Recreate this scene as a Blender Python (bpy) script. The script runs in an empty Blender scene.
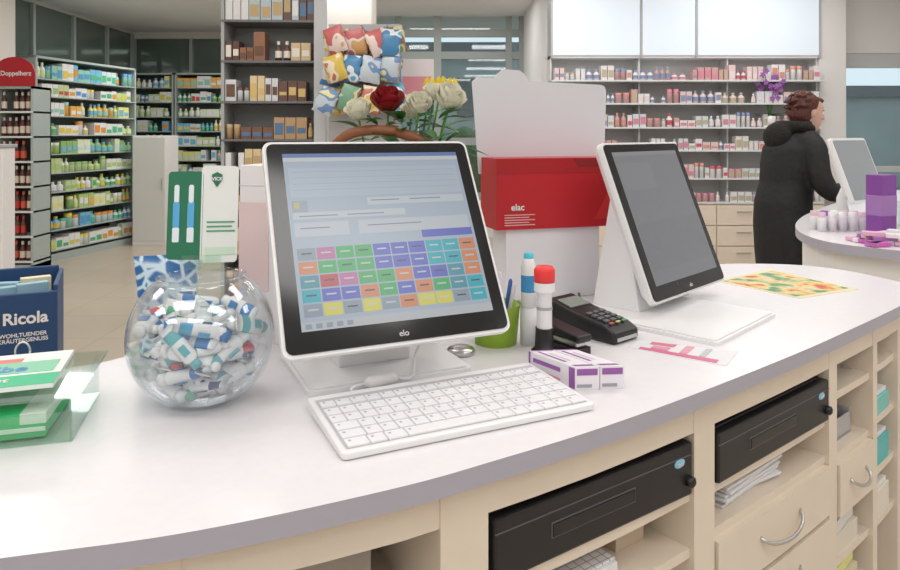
import bpy, bmesh, math, random
from mathutils import Vector, Matrix
random.seed(7)
S=bpy.context.scene; COL=S.collection
rad=math.radians
S.view_settings.view_transform='Standard'

# ---------------------------------------------------------------- materials
def mat(name,col,rough=.5,metal=0,noise=0,ns=20,bump=0,emit=None,es=0,coat=0):
    m=bpy.data.materials.new(name); m.use_nodes=True
    nt=m.node_tree; b=nt.nodes['Principled BSDF']
    c=(col[0],col[1],col[2],1)
    b.inputs['Base Color'].default_value=c
    b.inputs['Roughness'].default_value=rough
    b.inputs['Metallic'].default_value=metal
    b.inputs['Coat Weight'].default_value=coat
    if emit:
        b.inputs['Emission Color'].default_value=(emit[0],emit[1],emit[2],1)
        b.inputs['Emission Strength'].default_value=es
    if noise or bump:
        tc=nt.nodes.new('ShaderNodeTexCoord'); n=nt.nodes.new('ShaderNodeTexNoise')
        n.inputs['Scale'].default_value=ns; n.inputs['Detail'].default_value=6
        nt.links.new(tc.outputs['Object'],n.inputs['Vector'])
        if noise:
            r=nt.nodes.new('ShaderNodeValToRGB')
            r.color_ramp.elements[0].position=.3; r.color_ramp.elements[1].position=.7
            r.color_ramp.elements[0].color=(c[0]*(1-noise),c[1]*(1-noise),c[2]*(1-noise),1)
            r.color_ramp.elements[1].color=c
            nt.links.new(n.outputs['Fac'],r.inputs['Fac']); nt.links.new(r.outputs['Color'],b.inputs['Base Color'])
        if bump:
            bp=nt.nodes.new('ShaderNodeBump'); bp.inputs['Strength'].default_value=bump; bp.inputs['Distance'].default_value=.01
            nt.links.new(n.outputs['Fac'],bp.inputs['Height']); nt.links.new(bp.outputs['Normal'],b.inputs['Normal'])
    return m
def glass(name,tint=(1,1,1),refl=.06,edge=.6,power=3.0):
    m=bpy.data.materials.new(name); m.use_nodes=True; nt=m.node_tree; nt.nodes.clear()
    o=nt.nodes.new('ShaderNodeOutputMaterial'); mx=nt.nodes.new('ShaderNodeMixShader')
    t=nt.nodes.new('ShaderNodeBsdfTransparent'); g=nt.nodes.new('ShaderNodeBsdfGlossy')
    lw=nt.nodes.new('ShaderNodeLayerWeight'); lw.inputs['Blend'].default_value=.5
    pw=nt.nodes.new('ShaderNodeMath'); pw.operation='POWER'; pw.inputs[1].default_value=power
    ml=nt.nodes.new('ShaderNodeMath'); ml.operation='MULTIPLY_ADD'; ml.inputs[1].default_value=edge; ml.inputs[2].default_value=refl
    t.inputs['Color'].default_value=(*tint,1); g.inputs['Roughness'].default_value=.03
    g.inputs['Color'].default_value=(.95,.97,1,1)
    nt.links.new(lw.outputs['Facing'],pw.inputs[0]); nt.links.new(pw.outputs[0],ml.inputs[0]); nt.links.new(ml.outputs[0],mx.inputs[0])
    nt.links.new(t.outputs[0],mx.inputs[1]); nt.links.new(g.outputs[0],mx.inputs[2]); nt.links.new(mx.outputs[0],o.inputs[0])
    return m
_pc={}
def pc(r,g,b,rough=.45):
    k=(round(r,2),round(g,2),round(b,2),rough)
    if k not in _pc: _pc[k]=mat('paint_%d'%len(_pc),(r,g,b),rough)
    return _pc[k]

WHITE=mat('white_plastic',(.82,.82,.83),.3)
WHITEM=mat('white_matte',(.85,.84,.83),.6)
BLACK=mat('black_plastic',(.012,.012,.014),.35)
BEZEL=mat('black_glass_bezel',(.01,.011,.013),.12)
TOP=mat('laminate_white',(.79,.77,.795),.25,noise=.03,ns=60)
EDGE=mat('laminate_edge_lilac',(.42,.41,.48),.35)
CREAM=mat('birch_cream',(.82,.72,.60),.45,noise=.06,ns=8)
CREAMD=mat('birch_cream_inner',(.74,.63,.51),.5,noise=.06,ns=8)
STEEL=mat('brushed_steel',(.6,.6,.6),.3,1)
GREY=mat('shelf_grey',(.45,.45,.46),.4)
DGREY=mat('dark_grey',(.10,.10,.11),.4)
WALL=mat('wall_paint',(.76,.72,.67),.7,noise=.03,ns=3,bump=.05)
WALLW=mat('wall_paint_white',(.82,.81,.80),.7,noise=.02,ns=3)
CLEAR=glass('clear_glass')
ACRY=glass('acrylic_green',(.90,.97,.92),.06,.5,2.5)
PANE=glass('window_pane',(.95,1,.99),.05,.5,4)

# ---------------------------------------------------------------- mesh builder
class MB:
    def __init__(s): s.v=[];s.f=[];s.m=[];s.sm=[];s.mats=[]
    def mi(s,m):
        if m not in s.mats: s.mats.append(m)
        return s.mats.index(m)
    def add(s,vs,fs,m,smooth=False,X=None):
        o=len(s.v); k=s.mi(m)
        for p in vs:
            p=Vector(p)
            if X is not None: p=X@p
            s.v.append(p)
        for f in fs:
            s.f.append([i+o for i in f]); s.m.append(k); s.sm.append(smooth)
    def box(s,c,sz,m,X=None,rz=0):
        x,y,z=sz[0]/2,sz[1]/2,sz[2]/2
        R=Matrix.Translation(c)@Matrix.Rotation(rz,4,'Z')
        vs=[R@Vector(p) for p in [(-x,-y,-z),(x,-y,-z),(x,y,-z),(-x,y,-z),(-x,-y,z),(x,-y,z),(x,y,z),(-x,y,z)]]
        s.add(vs,[(0,3,2,1),(4,5,6,7),(0,1,5,4),(1,2,6,5),(2,3,7,6),(3,0,4,7)],m,False,X)
    def b2(s,x0,x1,y0,y1,z0,z1,m,X=None):
        s.box(((x0+x1)/2,(y0+y1)/2,(z0+z1)/2),(x1-x0,y1-y0,z1-z0),m,X)
    def quad(s,p,m,X=None): s.add(p,[(0,1,2,3)],m,False,X)
    def cyl(s,c,r,h,m,n=20,r2=None,X=None):
        s.lathe([(0,0),(r,0),((r if r2 is None else r2),h),(0,h)],m,n,c,X,flat=True)
    def lathe(s,prof,m,n=32,c=(0,0,0),X=None,flat=False):
        vs=[];fs=[]
        for (r,z) in prof:
            for i in range(n):
                a=2*math.pi*i/n
                vs.append((c[0]+max(r,1e-5)*math.cos(a),c[1]+max(r,1e-5)*math.sin(a),c[2]+z))
        for j in range(len(prof)-1):
            for i in range(n):
                k=(i+1)%n
                fs.append((j*n+i,j*n+k,(j+1)*n+k,(j+1)*n+i))
        s.add(vs,fs,m,not flat or n>10,X)
    def prism(s,out,z0,z1,mt,ms,X=None):
        n=len(out)
        s.add([(p[0],p[1],z1) for p in out],[list(range(n))],mt,False,X)
        s.add([(p[0],p[1],z0) for p in out],[list(range(n))[::-1]],mt,False,X)
        s.add([(p[0],p[1],z0) for p in out]+[(p[0],p[1],z1) for p in out],[(i,(i+1)%n,(i+1)%n+n,i+n) for i in range(n)],ms,False,X)
    def plate(s,out,y0,y1,m,X=None,sc=1):
        n=len(out); cx=sum(p[0] for p in out)/n; cz=sum(p[1] for p in out)/n
        o2=[(cx+(p[0]-cx)*sc,cz+(p[1]-cz)*sc) for p in out]
        s.add([(p[0],y0,p[1]) for p in out]+[(p[0],y1,p[1]) for p in o2],
              [list(range(n)),list(range(n,2*n))[::-1]]+[(i,i+n,(i+1)%n+n,(i+1)%n) for i in range(n)],m,False,X)
    def tube(s,pts,r,m,n=8,X=None):
        pts=[Vector(p) for p in pts]; N=len(pts)
        rr=r if isinstance(r,(list,tuple)) else [r]*N
        vs=[];fs=[]; up=None
        for i,p in enumerate(pts):
            d=(pts[min(i+1,N-1)]-pts[max(i-1,0)]).normalized()
            if up is None:
                up=Vector((0,0,1)) if abs(d.z)<.9 else Vector((1,0,0))
            a=d.cross(up).normalized(); b=a.cross(d).normalized(); up=b
            for k in range(n):
                t=2*math.pi*k/n
                vs.append(p+(a*math.cos(t)+b*math.sin(t))*rr[i])
        for i in range(N-1):
            for k in range(n):
                l=(k+1)%n
                fs.append((i*n+k,i*n+l,(i+1)*n+l,(i+1)*n+k))
        fs.append(list(range(n))[::-1]); fs.append([(N-1)*n+k for k in range(n)])
        s.add(vs,fs,m,True,X)
    def rings(s,rs,m,n=24,X=None):
        vs=[];fs=[]
        for (cx,cy,z,rx,ry) in rs:
            for k in range(n):
                t=2*math.pi*k/n
                vs.append((cx+rx*math.cos(t),cy+ry*math.sin(t),z))
        N=len(rs)
        for i in range(N-1):
            for k in range(n):
                l=(k+1)%n
                fs.append((i*n+k,i*n+l,(i+1)*n+l,(i+1)*n+k))
        fs.append(list(range(n))[::-1]); fs.append([(N-1)*n+k for k in range(n)])
        s.add(vs,fs,m,True,X)
    def ball(s,c,r,m,n=16,X=None):
        if not isinstance(r,(list,tuple)): r=(r,r,r)
        prof=[(math.sin(math.pi*i/n),-math.cos(math.pi*i/n)) for i in range(n+1)]
        T=Matrix.Translation(c)@Matrix.Diagonal((r[0],r[1],r[2],1))
        if X is not None: T=X@T
        s.lathe(prof,m,n,(0,0,0),T)
    def build(s,name,parent=None,loc=(0,0,0),rz=0,bevel=0,remesh=0,smooth=0,recalc=True):
        me=bpy.data.meshes.new(name)
        me.from_pydata([tuple(p) for p in s.v],[],s.f)
        for m in s.mats: me.materials.append(m)
        for i,p in enumerate(me.polygons):
            p.material_index=s.m[i]; p.use_smooth=s.sm[i]
        if recalc:
            bm=bmesh.new(); bm.from_mesh(me); bmesh.ops.recalc_face_normals(bm,faces=bm.faces); bm.to_mesh(me); bm.free()
        me.update()
        ob=bpy.data.objects.new(name,me); COL.objects.link(ob)
        ob.location=loc; ob.rotation_euler=(0,0,rz)
        if parent: ob.parent=parent
        if bevel:
            b=ob.modifiers.new('bevel','BEVEL'); b.width=bevel; b.segments=2; b.limit_method='ANGLE'; b.angle_limit=rad(40)
        if remesh:
            r=ob.modifiers.new('remesh','REMESH'); r.mode='VOXEL'; r.voxel_size=remesh; r.use_smooth_shade=True
            if smooth:
                q=ob.modifiers.new('smooth','SMOOTH'); q.factor=.5; q.iterations=smooth
        return ob
def empty(name,loc,rz=0):
    e=bpy.data.objects.new(name,None); e.empty_display_size=.05; COL.objects.link(e)
    e.location=loc; e.rotation_euler=(0,0,rz); return e
def rr(x0,z0,x1,z1,r,n=5):
    o=[]
    for (cx,cz,a0) in [(x1-r,z0+r,-90),(x1-r,z1-r,0),(x0+r,z1-r,90),(x0+r,z0+r,180)]:
        for i in range(n+1):
            a=rad(a0+90*i/n); o.append((cx+r*math.cos(a),cz+r*math.sin(a)))
    return o
def text(name,body,size,m,parent,X,bold=0,depth=.0003):
    cu=bpy.data.curves.new(name,'FONT'); cu.body=body; cu.size=size; cu.align_x='CENTER'; cu.align_y='CENTER'
    cu.extrude=depth; cu.offset=bold
    o=bpy.data.objects.new(name+'_c',cu); COL.objects.link(o)
    bpy.context.view_layer.update()
    dg=bpy.context.evaluated_depsgraph_get()
    me=bpy.data.meshes.new_from_object(o.evaluated_get(dg)); bpy.data.objects.remove(o)
    me.materials.clear(); me.materials.append(m)
    t=bpy.data.objects.new(name,me); COL.objects.link(t); t.parent=parent; t.matrix_local=X
    return t
def RX(a): return Matrix.Rotation(rad(a),4,'X')
def RY(a): return Matrix.Rotation(rad(a),4,'Y')
def RZ(a): return Matrix.Rotation(rad(a),4,'Z')
T=lambda *p: Matrix.Translation(p)
def crom(P,k=10):
    P=[Vector(p) for p in P]; out=[]
    for i in range(len(P)-1):
        a=P[max(i-1,0)];b=P[i];c=P[i+1];d=P[min(i+2,len(P)-1)]
        for j in range(k):
            t=j/k
            out.append(.5*((2*b)+(c-a)*t+(2*a-5*b+4*c-d)*t*t+(3*b-a-3*c+d)*t**3))
    out.append(P[-1]); return out

# ---------------------------------------------------------------- camera
cd=bpy.data.cameras.new('camera'); cam=bpy.data.objects.new('camera',cd); COL.objects.link(cam)
cam.location=(0,0,1.4); cam.rotation_euler=(rad(90),0,0)
cd.lens=28; cd.sensor_width=36; cd.shift_y=-151/900; cd.clip_start=.02
S.camera=cam

# ---------------------------------------------------------------- room shell
def floor_mat():
    m=bpy.data.materials.new('floor_tiles'); m.use_nodes=True; nt=m.node_tree; b=nt.nodes['Principled BSDF']
    tc=nt.nodes.new('ShaderNodeTexCoord'); br=nt.nodes.new('ShaderNodeTexBrick'); n=nt.nodes.new('ShaderNodeTexNoise')
    br.offset=0; br.inputs['Scale'].default_value=1; br.inputs['Brick Width'].default_value=.6; br.inputs['Row Height'].default_value=.6
    br.inputs['Mortar Size'].default_value=.004
    br.inputs['Color1'].default_value=(.60,.52,.42,1); br.inputs['Color2'].default_value=(.55,.47,.38,1); br.inputs['Mortar'].default_value=(.42,.37,.30,1)
    n.inputs['Scale'].default_value=3; n.inputs['Detail'].default_value=8
    mx=nt.nodes.new('ShaderNodeMixRGB'); mx.blend_type='MULTIPLY'; mx.inputs[0].default_value=.5
    nt.links.new(tc.outputs['Object'],br.inputs['Vector']); nt.links.new(tc.outputs['Object'],n.inputs['Vector'])
    r=nt.nodes.new('ShaderNodeValToRGB'); r.color_ramp.elements[0].color=(.7,.7,.7,1)
    nt.links.new(n.outputs['Fac'],r.inputs['Fac'])
    nt.links.new(br.outputs['Color'],mx.inputs[1]); nt.links.new(r.outputs['Color'],mx.inputs[2]); nt.links.new(mx.outputs[0],b.inputs['Base Color'])
    b.inputs['Roughness'].default_value=.3
    return m
b=MB(); b.b2(-5.2,5.2,-2.6,11.2,-.1,0,floor_mat()); b.build('floor')
b=MB(); b.b2(-5.2,5.2,-2.6,11.2,3.0,3.1,WALLW); b.build('ceiling')
b=MB(); b.b2(-5.2,-5.0,-2.6,11.2,0,3,WALL); b.build('wall_left')
b=MB(); b.b2(5.0,5.2,-2.6,7.35,0,3,WALLW); b.build('wall_right')
b=MB(); b.b2(-5,5,-2.6,-2.5,0,3,WALLW); b.build('wall_front')
b=MB(); b.b2(-5,-1.35,11.0,11.2,0,1.9,WALL); b.b2(-5,-1.35,11.0,11.2,2.9,3,WALL); b.build('wall_back_left')
b=MB(); b.b2(-1.35,-1.25,9.5,11.2,0,3,WALL); b.build('wall_return_left')
b=MB(); b.b2(1.0,3.75,7.35,7.5,0,3,WALLW); b.build('wall_back_right')
b=MB(); b.b2(1.0,1.1,7.5,9.6,0,3,WALLW); b.build('wall_return_right')
b=MB(); b.b2(-1.35,1.1,9.5,9.62,0,.5,WALLW); b.build('wall_back_middle')
b=MB(); b.b2(3.75,4.02,7.1,7.5,0,3,WALLW); b.build('pillar_right',bevel=.005)
b=MB(); b.b2(4.02,5.0,7.35,7.5,2.25,3,WALLW); b.build('wall_door_header')
b=MB(); b.b2(-1.22,-.73,6.5,6.95,0,3,WALL); b.build('pillar_middle',bevel=.005)
b=MB(); b.b2(-4.95,-4.50,6.95,7.25,0,3,WALL); b.build('pillar_left',bevel=.005)
# glazing left
TEAL=mat('tinted_glazing',(.15,.19,.17),.06,.3)
FR=mat('window_frame',(.36,.40,.38),.4)
b=MB(); b.b2(-5,-1.35,11.06,11.1,1.9,2.9,TEAL)
for x in (-5,-4.1,-3.2,-2.3,-1.4): b.b2(x,x+.05,11.0,11.055,1.96,2.9,FR)
b.b2(-5,-1.35,11.0,11.055,1.9,1.96,FR)
b.build('window_1')
b=MB(); b.b2(-4.995,-4.98,7.4,10.95,.1,2.96,TEAL)
for y in (7.4,8.3,9.2,10.1,10.9): b.b2(-4.98,-4.94,y,y+.05,.1,2.96,FR)
b.build('window_3')
# middle windows
WF=mat('window_frame_grey',(.34,.38,.37),.4)
b=MB()
for x in (-1.25,-.75,-.22,.76,.94): b.b2(x,x+.08 if x!=-.22 else x+.1,9.5,9.58,.5,3.0,WF)
for z in (.5,1.25,2.42,2.72): b.b2(-1.24,1.0,9.51,9.575,z,z+.1,WF)
b.b2(-1.2,.98,9.535,9.545,.5,3.0,PANE)
b.build('window_2')
# door right
DF=mat('door_frame_white',(.60,.62,.62),.4)
b=MB()
for x in (4.02,4.93): b.b2(x,x+.07,7.36,7.45,0,2.25,DF)
b.b2(4.09,4.93,7.365,7.445,2.10,2.25,DF); b.b2(4.09,4.93,7.365,7.445,0,.15,DF); b.b2(4.09,4.93,7.365,7.445,1.0,1.06,DF); b.b2(4.09,4.16,7.37,7.44,.15,2.1,WF)
b.b2(4.09,4.93,7.40,7.41,.15,2.16,PANE); b.build('door_1')
# exterior
b=MB(); b.b2(-30,40,11.3,60,-.15,-.05,mat('asphalt',(.2,.2,.2),.9,noise=.3,ns=2)); b.build('street_ground')
b=MB(); BW=mat('facade_render',(.30,.36,.35),.8,noise=.2,ns=1); BG=mat('facade_windows',(.04,.07,.08),.15); RD=mat('roof_dark',(.10,.12,.13),.8)
b.b2(-6,7,20,26,-.05,3.6,BW); b.b2(-6.5,7.5,19.8,26,3.6,4.0,RD); b.b2(9,22,19,26,-.05,2.4,BW); b.b2(8.7,22.5,18.8,26,2.4,2.7,RD)
for i in range(9):
    for z in (.4,1.9): b.b2(-5.4+i*1.4,-4.6+i*1.4,19.93,20,z,z+1.1,BG)
b.build('street_building')
b=MB(); HG=mat('hedge_leaf',(.04,.14,.03),.8,noise=.6,ns=5,bump=1)
for i in range(14): b.ball((-2.4+i*.45,14+random.random()*.4,.55),(.45,.4,.6+random.random()*.5),HG,10)
b.build('hedge')

# ceiling lights, plus added fill lamps behind the camera
def clight(x,y,e,sx=1.2,sy=.6,col=(1,.985,.965)):
    l=bpy.data.lights.new('overhead_light','AREA'); l.shape='RECTANGLE'; l.size=sx; l.size_y=sy; l.energy=e; l.color=col
    o=bpy.data.objects.new('overhead_light',l); COL.objects.link(o); o.location=(x,y,2.985)
for x in (-3,-1,1,3):
    for y in (.0,2.1,4.2,6.3): clight(x,y,14.5 if y<3 else 15.5)
for x in (-2.2,0,2.2): clight(x,-1.5,15)  # fill lamps added behind the camera to brighten the counter front
for x in (-3.4,-2.2): clight(x,8.6,20)
clight(0,8.3,14)
w=bpy.data.worlds.new('World'); S.world=w; w.use_nodes=True
w.node_tree.nodes['Background'].inputs[0].default_value=(.80,.90,1,1); w.node_tree.nodes['Background'].inputs[1].default_value=1.0

# ---------------------------------------------------------------- main counter
Ep=[(-1.5,.50),(-1.0,.54),(-.70,.592),(-.424,.66),(-.2525,.707),(-.0567,.793),(.0615,.8615),(.204,.952),(.3876,1.085),(.642,1.284),(.85,1.458),(1.0465,1.628),(1.14,1.72)]
near=crom(Ep,8)
farp=crom([(1.215,1.80),(1.222,1.86),(1.205,1.93),(1.165,2.04),(1.08,2.13),(.93,2.16),(.75,2.13),(.3,1.95),(-.2,1.65),(-.50,1.36),(-.66,1.19),(-1.0,1.08),(-1.5,1.0)],6)
near=[Vector((p.x,p.y,0)) for p in [Vector((q[0],q[1],0)) for q in near]]
def offs(poly,d):
    o=[]
    for i,p in enumerate(poly):
        t=(poly[min(i+1,len(poly)-1)]-poly[max(i-1,0)]).normalized()
        o.append(p+Vector((-t.y,t.x,0))*d)
    return o
fac=offs(near,.03)
def fy(x,poly=None):
    poly=poly or fac
    for i in range(len(poly)-1):
        a,c=poly[i],poly[i+1]
        if a.x<=x<=c.x: return a.y+(c.y-a.y)*(x-a.x)/(c.x-a.x)
    return poly[-1].y if x>poly[-1].x else poly[0].y
def strip(x0,x1,d0,d1,n=6):
    """outline following the facade between x0 and x1, from depth d0 to d1"""
    A=[];B=[]
    for i in range(n+1):
        x=x0+(x1-x0)*i/n; e=.01
        t=Vector((2*e,fy(x+e)-fy(x-e),0)).normalized(); nn=Vector((-t.y,t.x,0)); p=Vector((x,fy(x),0))
        A.append(p+nn*d0); B.append(p+nn*d1)
    return A+B[::-1]
CTR=empty('service_counter',(0,0,0))
b=MB(); b.prism([(p.x,p.y) for p in near]+[(p[0],p[1]) for p in farp],.974,1.0,TOP,EDGE)
b.build('countertop',CTR)
b=MB()
b.prism(strip(-1.4,1.12,0,.02,30),.919,.974,CREAM,CREAM)
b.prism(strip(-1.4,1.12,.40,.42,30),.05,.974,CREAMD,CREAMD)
b.prism(strip(-1.4,1.12,.03,.40,30),.0,.06,DGREY,DGREY)
posts=[(-1.4,-1.36),(-.80,-.76),(-.32,-.28),(-.012,.048),(.392,.438),(.776,.806),(.962,.982),(1.10,1.12)]
for a,c in posts: b.prism(strip(a,c,-.001,.41,2),.05,.974,CREAM,CREAM)
def shelf(x0,x1,z): b.prism(strip(x0,x1,.008,.41,6),z-.016,z,CREAM,CREAM)
for z in (.80,.45,.10): shelf(-1.36,-.80,z); shelf(-.76,-.32,z); shelf(-.28,-.012,z)
shelf(.048,.392,.822); shelf(.048,.392,.73); shelf(.048,.392,.40); shelf(.438,.776,.814); shelf(.438,.776,.738); shelf(.806,.962,.725); shelf(.806,.962,.50); shelf(.806,.962,.40); shelf(.806,.962,.855)
for z in (.86,.74,.62,.5,.3): shelf(.982,1.10,z)
def handle(x,w,z):
    e=.02; t=Vector((2*e,fy(x+e)-fy(x-e),0)).normalized(); nn=Vector((t.y,-t.x,0)); p=Vector((x,fy(x),0))
    pts=[]
    for i in range(13):
        a=math.pi*i/12
        pts.append(p+t*(-math.cos(a)*w/2)+nn*(.004+.022*math.sin(a))+Vector((0,0,z-.018*math.sin(a))))
    b.tube(pts,.0035,STEEL,8)
for z0,z1 in ((.625,.722),(.515,.615),(.40,.505),(.07,.39)):
    b.prism(strip(.442,.772,-.006,.014,4),z0,z1,CREAM,CREAM); handle(.607,.15,(z0+z1)/2+.01)
b.prism(strip(.81,.958,-.006,.014,3),.60,.708,CREAM,CREAM); handle(.884,.09,.665)
b.prism(strip(.81,.958,-.006,.014,3),.07,.39,CREAM,CREAM)
b.prism(strip(.05,.39,-.006,.014,3),.07,.39,CREAM,CREAM)
b.build('cabinet',CTR)
b=MB(); fo=[Vector((p[0],p[1],0)) for p in farp]; fi=offs(fo,.05); fi2=offs(fo,.07)
b.prism([(p.x,p.y) for p in fi]+[(p.x,p.y) for p in fi2[::-1]],0,.974,CREAM,CREAM); b.build('customer_panel',CTR)

def chordX(x0,x1):
    a=Vector((x0,fy(x0),0)); c=Vector((x1,fy(x1),0)); d=(c-a); ang=math.atan2(d.y,d.x)
    return a,d.length,ang
def cash_drawer(x0,x1,z):
    a,L,ang=chordX(x0,x1)
    e=empty('cash_drawer',(a.x-.012*math.sin(ang),a.y+.012*math.cos(ang),z),ang)
    b=MB(); b.b2(0,L,.002,.34,0,.088,BLACK); b.build('case',e,bevel=.004)
    b=MB(); b.b2(0,L,-.016,.004,.002,.086,BLACK); b.build('front_panel',e,bevel=.004)
    b=MB(); b.b2(.0,L,-.017,-.014,.066,.068,DGREY); b.b2(L*.24,L*.66,-.0170,-.014,.031,.053,DGREY); b.b2(L*.245,L*.655,-.0185,-.014,.033,.051,BEZEL)
    b.build('panel_recess',e,bevel=.001)
    b=MB(); X=T(L*.975,-.018,.026)@RX(90); b.lathe([(0,-.01),(.009,-.01),(.009,.005),(.005,.008),(0,.008)],BLACK,16,X=X); b.build('lock',e)
    b=MB(); b.ball((L*.915,-.0165,.060),(.013,.002,.007),pc(.25,.55,.75),14); b.build('badge',e)
    text('badge_text','oki',.011,WHITE,e,T(L*.915,-.0188,.060)@RX(90))
cash_drawer(.055,.386,.8225); cash_drawer(.444,.770,.8145)

def on_shelf(name,x,depth,z,parts,dz=0):
    e=.02; t=Vector((2*e,fy(x+e)-fy(x-e),0)); ang=math.atan2(t.y,t.x); n=Vector((-math.sin(ang),math.cos(ang),0))
    p=Vector((x,fy(x),z))+n*depth
    b=MB()
    for q in parts: b.box(q[0],q[1],q[2],rz=q[3] if len(q)>3 else 0)
    return b.build(name,None,p,ang,bevel=.001)
PAPER=mat('paper',(.80,.80,.82),.7); 
on_shelf('paper_stack',.60,.13,.738,[((-.02+random.uniform(-.01,.01),random.uniform(-.01,.01),.003+i*.006),(.21,.19,.005),PAPER,random.uniform(-.15,.15)) for i in range(7)])
def grid_mat():
    m=bpy.data.materials.new('grid_paper'); m.use_nodes=True; nt=m.node_tree; bb=nt.nodes['Principled BSDF']
    tc=nt.nodes.new('ShaderNodeTexCoord'); br=nt.nodes.new('ShaderNodeTexBrick'); br.offset=0
    br.inputs['Scale'].default_value=1; br.inputs['Brick Width'].default_value=.016; br.inputs['Row Height'].default_value=.012; br.inputs['Mortar Size'].default_value=.0008
    br.inputs['Color1'].default_value=(.8,.8,.8,1); br.inputs['Color2'].default_value=(.75,.76,.8,1); br.inputs['Mortar'].default_value=(.3,.3,.35,1)
    nt.links.new(tc.outputs['Object'],br.inputs['Vector']); nt.links.new(br.outputs['Color'],bb.inputs['Base Color']); return m
on_shelf('label_sheet',.20,.09,.73,[((0,0,.016),(.15,.14,.032),PAPER),((0,0,.034),(.145,.135,.003),grid_mat(),.05)])
on_shelf('cardboard_box',.335,.14,.73,[((0,0,.03),(.07,.14,.06),mat('cardboard',(.62,.50,.38),.8)),((0,0,.061),(.06,.13,.003),PAPER)])
on_shelf('storage_box',-.14,.18,.80,[((0,0,.04),(.16,.2,.08),pc(.4,.36,.32)),((0,-.02,.082),(.12,.12,.004),PAPER)])
on_shelf('plastic_tray',.885,.09,.725,[((0,0,.004),(.11,.12,.008),GREY),((-.053,0,.03),(.004,.12,.055),GREY),((.053,0,.03),(.004,.12,.055),GREY),((0,-.058,.025),(.11,.004,.045),GREY),((0,.058,.03),(.11,.004,.055),GREY),((0,0,.04),(.07,.09,.03),pc(.15,.15,.18)),((.01,-.01,.062),(.05,.05,.012),WHITE,.3)])
on_shelf('medicine_carton',.88,.08,.50,[((0,0,.02),(.12,.13,.04),pc(.75,.7,.6)),((.0,0,.055),(.11,.12,.028),pc(.8,.78,.74),.08)])
on_shelf('medicine_carton',.88,.08,.40,[((0,0,.02),(.12,.13,.04),pc(.7,.6,.45)),((0,0,.055),(.11,.12,.025),pc(.8,.8,.3),.08)])
on_shelf('medicine_carton',1.04,.06,.62,[((0,0,.03),(.09,.1,.06),pc(.1,.5,.5)),((0,0,.066),(.08,.09,.01),WHITE)])
on_shelf('medicine_carton',1.04,.06,.74,[((0,0,.02),(.09,.1,.04),pc(.2,.6,.55)),((0,0,.045),(.08,.09,.01),pc(.8,.8,.82))])
on_shelf('medicine_carton',1.04,.06,.50,[((0,0,.03),(.09,.1,.06),pc(.8,.75,.65)),((0,0,.066),(.08,.09,.01),WHITE)])

# ---------------------------------------------------------------- monitors
def smat(r,g,b_,s=.56):
    k=('s',round(r,2),round(g,2),round(b_,2),s)
    if k not in _pc: _pc[k]=mat('display_%d'%len(_pc),(r*.12,g*.12,b_*.12),.25,emit=(r,g,b_),es=s)
    return _pc[k]
def monitor(loc,yaw,zb,tilt,W,H,base,neck,ui):
    e=empty('pos_touch_monitor',loc,rad(yaw))
    X=T(0,0,zb)@RX(-tilt)
    b=MB(); b.plate(rr(0,0,W,H,.014),0,.014,WHITE,X); b.plate(rr(.002,.002,W-.002,H-.002,.014),.014,.030,WHITE,X,.93); b.plate(rr(.05,.06,W-.05,H-.06,.02),.029,.052,WHITE,X,.9)
    b.build('housing',e,bevel=.0012)
    b=MB(); b.plate(rr(.0055,.0055,W-.0055,H-.0055,.011),-.0025,.001,BEZEL,X); b.build('bezel',e)
    sx0,sx1,sz0,sz1=.030,W-.026,.036,H-.024
    b=MB()
    def R(u0,u1,v0,v1,m,k=1):
        x0=sx0+(sx1-sx0)*u0;x1=sx0+(sx1-sx0)*u1;z1=sz1-(sz1-sz0)*v0;z0=sz1-(sz1-sz0)*v1;y=-.0026-.0002*k
        b.quad([(x0,y,z0),(x1,y,z0),(x1,y,z1),(x0,y,z1)],m,X)
    ui(R); b.build('screen',e,recalc=False)
    text('logo','elo',.013,pc(.7,.7,.7),e,X@T(W*.5,-.0027,.017)@RX(90))
    b=MB(); x0,x1,y0,y1=base; b.prism(rr(x0,y0,x1,y1,.012),0,.007,WHITE,WHITE); b.prism(rr(x0+.006,y0+.006,x1-.006,y1-.006,.01),.007,.010,WHITE,WHITE); b.build('base_plate',e,bevel=.001)
    (nx0,nx1,ny0,ny1,tx0,tx1,ty0,ty1,tz)=neck
    b=MB()
    rs=[]; N=8
    for i in range(N+1):
        t=i/N
        rs.append([nx0+(tx0-nx0)*t,nx1+(tx1-nx1)*t,ny0+(ty0-ny0)*t,ny1+(ty1-ny1)*t,.008+(tz-.008)*t])
    vs=[];fs=[]
    for r in rs: vs+=[(r[0],r[2],r[4]),(r[1],r[2],r[4]),(r[1],r[3],r[4]),(r[0],r[3],r[4])]
    for i in range(N):
        for k in range(4): fs.append((4*i+k,4*i+(k+1)%4,4*i+4+(k+1)%4,4*i+4+k))
    fs+=[(3,2,1,0),(4*N,4*N+1,4*N+2,4*N+3)]
    b.add(vs,fs,WHITE); b.build('stand_neck',e,bevel=.004)
    return e
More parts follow.
